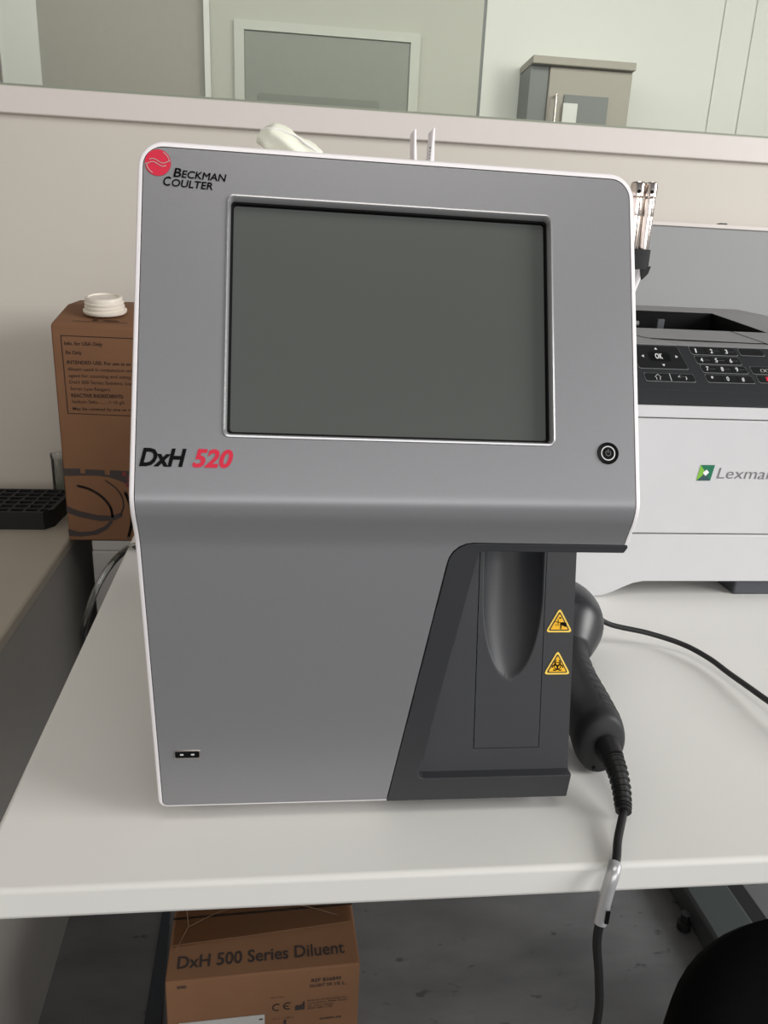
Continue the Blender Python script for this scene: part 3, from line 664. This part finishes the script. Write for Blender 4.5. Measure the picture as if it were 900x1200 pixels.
v_, f_ = flat([rrect(0.232, 0.292, 0.25, 0.93, 0.004)], [], CPm(0.0005)); MB().add(v_, f_).build('display', M_screen, cp, recalc=False)
# maker mark on the front
ff = lambda x, z: (x, PY0-0.0004, z)
ff2 = lambda x, z: (x, PY0-0.0007, z)
c_ = [(0.3759, 0.1373), (0.3925, 0.1375), (0.3935, 0.1547), (0.3767, 0.1545)]
c_ = [(0.3757, 0.1372), (0.3915, 0.1374), (0.3940, 0.1548), (0.3778, 0.1546)]
cc_ = (0.3850, 0.1462)
mk = MB()
b = MB(); b.add([ff(*c_[1]), ff(*c_[2]), ff(*cc_)], [(0, 1, 2)]); b.add([ff(*c_[2]), ff(*c_[3]), ff(*cc_)], [(0, 1, 2)]); lg = b.build('front_logo', M_logo_g1, t, recalc=False)
MB().add([ff(*c_[3]), ff(*c_[0]), ff(*cc_)], [(0, 1, 2)]).build('logo_field', M_logo_g2, lg, recalc=False)
MB().add([ff(*c_[0]), ff(*c_[1]), ff(*cc_)], [(0, 1, 2)]).build('logo_field', M_logo_d, lg, recalc=False)
MB().add([ff2(cc_[0]-0.0035, cc_[1]), ff2(cc_[0], cc_[1]-0.0035), ff2(cc_[0]+0.0035, cc_[1]+0.0003), ff2(cc_[0]+0.0003, cc_[1]+0.0036)], [(0, 1, 2, 3)]).build('logo_diamond', M_white, lg, recalc=False)
put_text(MB(), [('Lexmark', 0.3985, 0.4730, 0.1400, 0.0122, dict(bold=-0.008, shear=0.12))], ff).build('front_lettering', M_greytext, t, recalc=False)

# ------------------------------------------------------------------ scanner and its cables
t = thing('barcode_scanner', 'black hand-held barcode scanner lying beside the analyser with its handle towards the front', 'scanner', (0.18, 0.16, 0))
ax = catmull([(0.1640, 0.062, 0.0262), (0.1655, 0.080, 0.0268), (0.1690, 0.110, 0.0285), (0.1730, 0.145, 0.0300), (0.1790, 0.180, 0.0330), (0.1850, 0.205, 0.0370)], 6)
def rad_at(u, tab):
    for (a, p), (b_, q) in zip(tab, tab[1:]):
        if u <= b_: w_ = (u-a)/(b_-a); return (p[0]+(q[0]-p[0])*w_, p[1]+(q[1]-p[1])*w_)
    return tab[-1][1]
tab = [(0, (0.0215, 0.0142)), (0.03, (0.0242, 0.0165)), (0.12, (0.0258, 0.0182)), (0.3, (0.0245, 0.0175)), (0.5, (0.0215, 0.0160)), (0.75, (0.0200, 0.0155)), (1.0, (0.0240, 0.0200))]
MB().tube([p for p in ax], [rad_at(i/(len(ax)-1), tab) for i in range(len(ax))], 32).build('handle', M_grip, t, smooth=True, angle=80)
# ribs on the grip
b = MB()
for i in range(9):
    k = int(len(ax)*(0.18+0.055*i)); p = ax[k]; ra, rb = rad_at(k/(len(ax)-1), tab); tdir = (ax[k+1]-ax[k-1]).normalized()
    b.tube([p+Vector((rb*1.0*math.sin(a), 0.0, ra*1.0*math.cos(a))) for a in [0.10+0.1*q for q in range(11)]], 0.0006, 8)
b.build('grip_rib', M_grip, t, smooth=True)
# seam between grip and head
# head
rs = []; hc = [(0.1800, 0.178, 0.034, 0.018, 0.016), (0.1830, 0.190, 0.0390, 0.026, 0.026), (0.1860, 0.203, 0.0420, 0.032, 0.0345), (0.1880, 0.222, 0.0425, 0.0345, 0.0378), (0.1890, 0.242, 0.0420, 0.0335, 0.0372), (0.1890, 0.262, 0.0405, 0.0305, 0.034), (0.1890, 0.270, 0.0400, 0.026, 0.030)]
for x, y, z, ra, rb in hc:
    rs.append([(x+ra*0.98*math.cos(q*math.pi/20), y-0.22*rb*math.sin(q*math.pi/20), z+rb*math.sin(q*math.pi/20)) for q in range(40)])
rr_ = []
for k in range(40):
    rr_.append(catmull([r[k] for r in rs], 4))
rs2 = [[rr_[k][j] for k in range(40)] for j in range(len(rr_[0]))]
MB().rings(rs2).build('scanner_head', M_scanner, t, smooth=True, angle=80)
MB().rings([[(0.189+0.024*math.cos(q*math.pi/16), 0.2712, 0.040+0.022*math.sin(q*math.pi/16)) for q in range(32)], [(0.189+0.022*math.cos(q*math.pi/16), 0.2735, 0.040+0.020*math.sin(q*math.pi/16)) for q in range(32)]]).build('lens_window', M_gap, t)
# end plate, socket collar
MB().tube([(0.1660, 0.0600, 0.0270), (0.1664, 0.0490, 0.0245)], [(0.0105, 0.0088), (0.0090, 0.0078)], 24).build('socket_collar', M_rubber, t, smooth=True, angle=40)
MB().lathe([(0.0, 0), (0.0001, 0)], 0, 0)
MB().rings([[(0.1570+0.0014*math.cos(q*math.pi/8), 0.0563, 0.0130+0.0018*math.sin(q*math.pi/8)) for q in range(16)]], False, True).build('screw_hole', M_gap, t, recalc=False)

t = thing('scanner_cable', 'black cable with a ribbed boot and silver tag hanging over the table edge', 'cable', (0.16, 0.0, 0.01))
pc = [(0.1664, 0.049, 0.0245), (0.1668, 0.040, 0.0205), (0.1660, 0.030, 0.0150), (0.1640, 0.021, 0.0105), (0.1625, 0.016, 0.0088)]
cb = catmull(pc, 8); nn = len(cb)
MB().tube(cb, [0.0068-0.0026*i/(nn-1) for i in range(nn)], 20).build('boot_core', M_rubber, t, smooth=True)
b = MB()
for i in range(11):
    k = int((nn-2)*i/10.0)
    p = cb[k]; d = (cb[k+1]-cb[max(k-1, 0)]).normalized()
    R_ = 0.0078-0.0026*i/10
    b.tube([p-d*0.0007, p+d*0.0007], [R_, R_], 20)
b.build('boot_rib', M_rubber, t, smooth=True, angle=40)
line = [(0.1625, 0.016, 0.0088), (0.1579, 0.008, 0.0074), (0.1505, -0.005, 0.0048), (0.1445, -0.018, 0.0034), (0.1395, -0.0262, 0.0005), (0.1362, -0.0290, -0.0120), (0.1343, -0.0300, -0.0336), (0.1348, -0.030, -0.0503), (0.1402, -0.0300, -0.0803), (0.1440, -0.0290, -0.1167), (0.1445, -0.02, -0.20), (0.142, 0.02, -0.40), (0.150, 0.06, -0.60), (0.17, 0.12, -0.745), (0.24, 0.2, -0.7468)]
cl = catmull(line, 10)
MB().tube(cl, 0.0027, 14).build('cord', M_rubber, t, smooth=True)
tg = catmull(line[3:8], 10)[4:31]
tgo = MB().tube(tg, [(0.0030, 0.0040)]*len(tg), 16).build('tag', mat('tag_foil', srgb(190, 190, 192), 0.3, metal=0.5), t, smooth=True, angle=50)
b = MB()
for k in range(6):
    z = -0.0215-k*0.0016; b.box(0.1350, 0.1368+0.0006, -0.0349, -0.0338, z, z+0.0009)
b.build('barcode', M_ink, tgo)

c2 = catmull([(0.2180, 0.262, 0.040), (0.2300, 0.263, 0.036), (0.2479, 0.26, 0.0230), (0.2874, 0.255, 0.0152), (0.3154, 0.240, 0.0108), (0.3290, 0.2160, 0.0090), (0.3345, 0.1900, 0.0080), (0.3390, 0.150, 0.010), (0.3440, 0.100, 0.012), (0.352, 0.02, 0.006), (0.36, -0.02, 0.0035)], 8)
o = MB().tube(c2, 0.0026, 12).build('power_cable', M_rubber, None, off=(0.3, 0.2, 0), smooth=True)
tag(o, 'thin black cable curving from behind the scanner across the right of the table', 'cable')

# ------------------------------------------------------------------ cardboard box on the low cabinet
t = thing('reagent_box', 'brown upright cardboard reagent box with printed text and a white cap, behind the table', 'box', (-0.33, 1.02, -0.129))
BX0, BX1, BY0, BY1 = -0.4462, -0.200, 0.900, 1.10
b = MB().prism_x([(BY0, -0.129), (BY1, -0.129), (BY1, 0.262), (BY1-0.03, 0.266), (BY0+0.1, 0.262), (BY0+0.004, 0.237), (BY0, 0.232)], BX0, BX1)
b.build('carton', mat('shaded_cardboard', srgb(120, 84, 58), 0.8, noise=0.06, nscale=14, bump=0.15, bscale=250), t, bevel=0.003, seg=2)  # cardboard darkened in its colour to stand in for the shaded corner
fb = lambda x, z: (x, BY0-0.0006, z)
b = MB()
fx0, fz1, fz0 = -0.4310, 0.2185, 0.0935
stroke(b, [(-0.205, fz1-0.002), (fx0, fz1), (fx0+0.001, fz0), (-0.205, fz0-0.004)], 0.0012, fb)
L_ = 0.0066
put_text(b, [
 ('Info. for USA Only', -0.4265, -0.368, 0.2040, 0.0056, dict(bold=0.012)),
 ('Rx Only', -0.4255, -0.401, 0.1895, 0.0056, dict(bold=0.012)),
 ('INTENDED USE: For use as an isotonic', -0.4250, -0.298, 0.1740, 0.0056, dict(bold=0.012)),
 ('diluent used in conjunction with a cyanide', -0.4245, -0.286, 0.1635, 0.0052),
 ('agent for counting and sizing blood cells', -0.4240, -0.288, 0.1530, 0.0052),
 ('DxH 500 Series Systems. Use only with', -0.4235, -0.290, 0.1425, 0.0052),
 ('Series Lyse Reagent', -0.4230, -0.360, 0.1320, 0.0052),
 ('REACTIVE INGREDIENTS:', -0.4225, -0.340, 0.1205, 0.0058, dict(bold=0.02)),
 ('Sodium Salts..........< 10 g/L', -0.4222, -0.338, 0.1110, 0.0050),
 ('May be covered by one or more patents', -0.4218, -0.290, 0.0992, 0.0050, dict(bold=0.008)),
], fb)
b.build('printed_text', M_cardedge, t, recalc=False)
# printed emblem block near the bottom
b = MB()
cxx, czz, rr1 = -0.4020, -0.0680, 0.070
top = 0.0000
blk = [(BX0+0.0005, top), (-0.418, top), (-0.418, top-0.008), (-0.410, top-0.008), (-0.410, top-0.001), (-0.378, top-0.002), (-0.378, top-0.010), (-0.370, top-0.010), (-0.370, top-0.002), (-0.300, top-0.004), (-0.300, -0.050), (-0.330, -0.050)]
blk += [(-0.3345, -0.035), (-0.350, -0.022), (-0.372, -0.014), (-0.395, -0.0115), (-0.420, -0.012), (BX0+0.0005, -0.013)]
v_, f_ = flat([blk], [], fb); b.add(v_, f_)
stroke(b, [(-0.425, -0.030), (-0.405, -0.036), (-0.385, -0.050), (-0.373, -0.068), (-0.3705, -0.085)], 0.0042, fb)
sw = [(BX0+0.0005, -0.066), (-0.425, -0.075), (-0.395, -0.082), (-0.372, -0.083), (-0.356, -0.077), (-0.3535, -0.083), (-0.366, -0.091), (-0.392, -0.093), (-0.425, -0.086), (BX0+0.0005, -0.078)]
v_, f_ = flat([sw], [], fb); b.add(v_, f_)
stroke(b, [(-0.356, -0.080), (-0.351, -0.065), (-0.353, -0.048), (-0.362, -0.033), (-0.378, -0.020)], 0.0022, fb)
lo_ = [(BX0+0.0005, -0.1075), (-0.428, -0.113), (-0.406, -0.1115), (-0.386, -0.103), (-0.374, -0.091), (-0.370, -0.094), (-0.381, -0.108), (-0.398, -0.1175), (-0.425, -0.1215), (BX0+0.0005, -0.1200)]
v_, f_ = flat([lo_], [], fb); b.add(v_, f_)
stroke(b, [(-0.347, -0.040), (-0.3405, -0.060), (-0.3380, -0.080), (-0.3400, -0.100), (-0.346, -0.122)], 0.0050, fb)
b.build('printed_emblem', M_cardink, t, recalc=False)
b = MB()
for x, z in ((-0.350, -0.012), (-0.342, -0.020), (-0.345, -0.031)): b.add([(x, BY0-0.001, z), (x+0.007, BY0-0.001, z), (x+0.007, BY0-0.001, z+0.008), (x, BY0-0.001, z+0.008)], [(0, 1, 2, 3)])
b.build('red_print', M_cardred, t, recalc=False)
# cap on the sloping top
cap = thing('tmp', 'x', 'x', (0, 0, 0)); bpy.data.objects.remove(cap)
prof = [(0.0001, 0.0), (0.0330, 0.0), (0.0345, 0.002), (0.0345, 0.0050), (0.0300, 0.0065), (0.0300, 0.0085), (0.0315, 0.0095), (0.0315, 0.0115), (0.0295, 0.0125), (0.0295, 0.0145), (0.0310, 0.0155), (0.0310, 0.0175), (0.0292, 0.019), (0.0292, 0.0245), (0.0280, 0.0262), (0.0240, 0.0262), (0.0235, 0.0240), (0.0001, 0.0240)]
b = MB(); n = 48
tilt = Matrix.Rotation(math.radians(10), 3, 'X')
b.rings([[Vector((-0.3735, 0.955, 0.2535))+tilt @ Vector((r*math.cos(2*math.pi*k/n), r*math.sin(2*math.pi*k/n), z)) for k in range(n)] for r, z in prof], True, True)
b.build('cap', M_cap, t, smooth=True, angle=40)
b = MB(); sm = lambda x, y: (x, y, 0.2375+0.25*(y-0.904)+0.0012)
stroke(b, [(-0.415, 0.914), (-0.330, 0.913)], 0.0015, sm); stroke(b, [(-0.385, 0.9215), (-0.378, 0.9215)], 0.004, sm); stroke(b, [(-0.368, 0.9205), (-0.345, 0.9200)], 0.003, sm)
b.build('top_print', M_cardedge, t, recalc=False)

tb = catmull([(-0.200, 0.500, 0.0045), (-0.232, 0.505, 0.006), (-0.2556, 0.519, 0.002), (-0.2858, 0.5407, -0.030), (-0.3039, 0.5345, -0.060), (-0.3186, 0.5315, -0.100), (-0.331, 0.550, -0.140), (-0.348, 0.62, -0.22), (-0.36, 0.75, -0.35), (-0.37, 0.84, -0.50), (-0.37, 0.86, -0.742)], 8)
o = MB().tube(tb, 0.0042, 14).build('clear_hose', M_tube, None, off=(-0.26, 0.4, 0), smooth=True)
tag(o, 'clear plastic hose draped over the left back edge of the table', 'hose')

# rack and vial on the side cabinet
t = thing('tube_rack', 'black sample tube rack with rows of square holes on the side cabinet', 'rack', (-0.62, 1.03, -0.129))
b = MB(); x0, x1, y0, y1, z0, z1 = -0.80, -0.492, 0.955, 1.105, -0.129, -0.0965
b.prism_z([(x0, y0), (x1-0.012, y0), (x1, y0+0.02), (x1, y1), (x0, y1)], z0, z0+0.012)
b.prism_z([(x0, y0), (x1-0.012, y0), (x1-0.012, y0+0.006), (x0, y0+0.006)], z0+0.012, z1)
b.prism_z([(x1-0.012, y0), (x1, y0+0.02), (x1, y1), (x1-0.008, y1), (x1-0.008, y0+0.006), (x1-0.012, y0+0.006)], z0+0.012, z1)
ny = 6
for j in range(1, ny+1): b.box(x0, x1-0.008, y0+(y1-y0-0.006)*j/ny, y0+(y1-y0-0.006)*j/ny+0.006, z0+0.012, z1-0.0005)
nx_ = 12
for i in range(nx_): b.box(x0+(x1-x0)*i/nx_, x0+(x1-x0)*i/nx_+0.005, y0+0.006, y1, z0+0.012, z1-0.001)
b.build('rack_body', M_rack, t)
t = thing('clear_vial', 'small clear plastic vial standing behind the black tube rack', 'vial', (-0.532, 1.135, -0.129))
vp = [(0.0001, -0.129), (0.0125, -0.129), (0.0125, -0.040), (0.0115, -0.040), (0.0115, -0.127), (0.0001, -0.127)]
MB().lathe(vp, -0.528, 1.135, 24).build('vial_body', M_tube, t, smooth=True, angle=40)
MB().lathe([(0.0001, -0.0398), (0.0135, -0.0398), (0.0135, -0.032), (0.0001, -0.032)], -0.528, 1.135, 24).build('lid', M_tube, t, smooth=True, angle=40)

# ------------------------------------------------------------------ shipping box on the floor under the table
fbx = thing('diluent_box', 'taped brown cardboard diluent box on the floor under the table', 'box', (-0.1976, 0.3042, -0.75), 0.05)
W, D, H = 0.2258, 0.235, 0.300
bb = MB().box(0, W, 0, D, 0, H).build('carton', M_card, fbx, bevel=0.002, local=True)
fl = lambda x, z: (x, -0.0008, z)
flt = lambda x, y: (x, y, H+0.0006)
put_text(MB(), [('DxH 500 Series Diluent', 0.012, 0.209, 0.0165, 0.0165, dict(bold=0.014))], flt).build('top_lettering', M_cardink, fbx, local=True, recalc=False)
b = MB(); b.box(0.0, W, 0.088, 0.0905, H+0.0002, H+0.0010); b.build('flap_seam', M_cardedge, fbx, local=True)
b = MB(); b.prism_z([(0.004, 0.046), (W-0.004, 0.060), (W-0.002, 0.118), (0.002, 0.125)], H+0.0012, H+0.0016)
b.box(0.003, 0.055, -0.0014, -0.001, H-0.03, H) if False else None
b.build('packing_tape', M_film, fbx, local=True)
b = MB(); stroke(b, [(0.02, 0.074), (0.06, 0.094), (0.11, 0.102), (0.16, 0.092), (0.205, 0.072)], 0.0012, lambda x, y: (x, y, H+0.002)); stroke(b, [(0.004, 0.048), (0.09, 0.052), (0.22, 0.060)], 0.001, lambda x, y: (x, y, H+0.002)); stroke(b, [(0.008, 0.04), (0.02, 0.075), (0.012, 0.12)], 0.001, lambda x, y: (x, y, H+0.002))
b.build('tape_crease', M_cardred if False else mat('tape_shine', srgb(150, 118, 92), 0.3), fbx, local=True, recalc=False)
def fprint(name, b): b.build(name, M_cardink, fbx, local=True, recalc=False)
fprint('reference_text', put_text(MB(), [('REF B36845', 0.168, 0.2035, 0.2790, 0.0050, dict(bold=0.01)), ('DILUENT 500', 0.1665, 0.1930, 0.2712, 0.0045, dict(bold=0.01)), ('10 L', 0.196, 0.2085, 0.2708, 0.0050, dict(bold=0.01))], fl))
fprint('corner_text', put_text(MB(), [('500', 0.0135, 0.0240, 0.2895, 0.0040, dict(bold=0.02))], fl))
fprint('origin_text', put_text(MB(), [('Made in France', 0.120, 0.1360, 0.2600, 0.0020)], fl))
b = MB()
stroke(b, [(0.1275+0.0050*math.cos(math.radians(a)), 0.2450+0.0050*math.sin(math.radians(a))) for a in range(55, 306, 20)], 0.0013, fl)
stroke(b, [(0.1405+0.0050*math.cos(math.radians(a)), 0.2455+0.0050*math.sin(math.radians(a))) for a in range(55, 306, 20)], 0.0013, fl)
stroke(b, [(0.1357, 0.2455), (0.1410, 0.2455)], 0.0013, fl)
fprint('conformity_mark', b)
b = MB(); v_, f_ = flat([[(0.1490, 0.2375), (0.1605, 0.2375), (0.1605, 0.2500), (0.1580, 0.2500), (0.1580, 0.2440), (0.1555, 0.2460), (0.1540, 0.2435), (0.1515, 0.2455), (0.1490, 0.2430)]], [], fl); b.add(v_, f_)
fprint('factory_symbol', b)
b = MB()
for i, s_ in enumerate(['Beckman Coulter Ireland Inc.', 'Lismeehan, Mills Road', 'Co. Clare, Ireland', '(0)65 683 1100']): put_text(b, [(s_, 0.1640, 0.1640+(0.047 if i < 2 else 0.030), 0.2495-i*0.0042, 0.0026)], fl)
fprint('address_text', b)
fprint('code_text', put_text(MB(), [('B36845-AB', 0.179, 0.2050, 0.2180, 0.0028, dict(bold=0.01))], fl))
b = MB(); put_text(b, [('+2 C / +40 C', 0.122, 0.148, 0.2260, 0.0022)], fl)
stroke(b, [(0.1370, 0.2230), (0.1370, 0.2110)], 0.0030, fl); stroke(b, [(0.1345, 0.2095), (0.1395, 0.2095)], 0.0045, fl)
fprint('thermometer_symbol', b)
lb = MB().box(0.0135, 0.1130, -0.0012, -0.0004, 0.060, 0.2365).build('shipping_label', M_paper, fbx, local=True)
lbf = lambda x, z: (x, -0.0014, z)
put_text(MB(), [('LOT', 0.0215, 0.0245, 0.2270, 0.0035)], lbf).build('label_text', M_cardink, lb, local=True, recalc=False)
b = MB(); stroke(b, [(0.0225, 0.224), (0.0225, 0.208)], 0.0022, lbf); b.build('label_bar', M_cardink, lb, local=True, recalc=False)
b = MB(); stroke(b, [(0.1070, 0.2300), (0.1100, 0.2300)], 0.0022, lbf); b.build('label_mark', M_cardink, lb, local=True, recalc=False)

# ------------------------------------------------------------------ stool in the corner
t = thing('office_stool', 'black round office stool seat at the lower right in front of the table', 'stool', (0.455, -0.035, -0.75))
sx, sy = 0.455, -0.035
MB().lathe([(0.0001, -0.325), (0.200, -0.325), (0.216, -0.315), (0.222, -0.295), (0.220, -0.270), (0.208, -0.254), (0.165, -0.250), (0.0001, -0.250)], sx, sy, 64).build('seat', M_seat, t, smooth=True, angle=60)
MB().lathe([(0.025, -0.69), (0.025, -0.50), (0.016, -0.50), (0.016, -0.326)], sx, sy, 24).build('column', M_legdark, t, smooth=True, angle=40)
for k in range(5):
    a = math.radians(60+72*k); e = Vector((sx+0.24*math.cos(a), sy+0.24*math.sin(a), -0.700))
    MB().tube([(sx, sy, -0.680), e], [(0.015, 0.02), (0.010, 0.014)], 12).build('leg', M_legdark, t, smooth=True)
    MB().tube([e+Vector((-0.012*math.sin(a), 0.012*math.cos(a), -0.025)), e+Vector((0.012*math.sin(a), -0.012*math.cos(a), -0.025))], 0.025, 20).build('caster', M_rubber, t, smooth=True, angle=40)

for o in bpy.data.objects:
    for k in ('_o', '_q'):
        if k in o: del o[k]
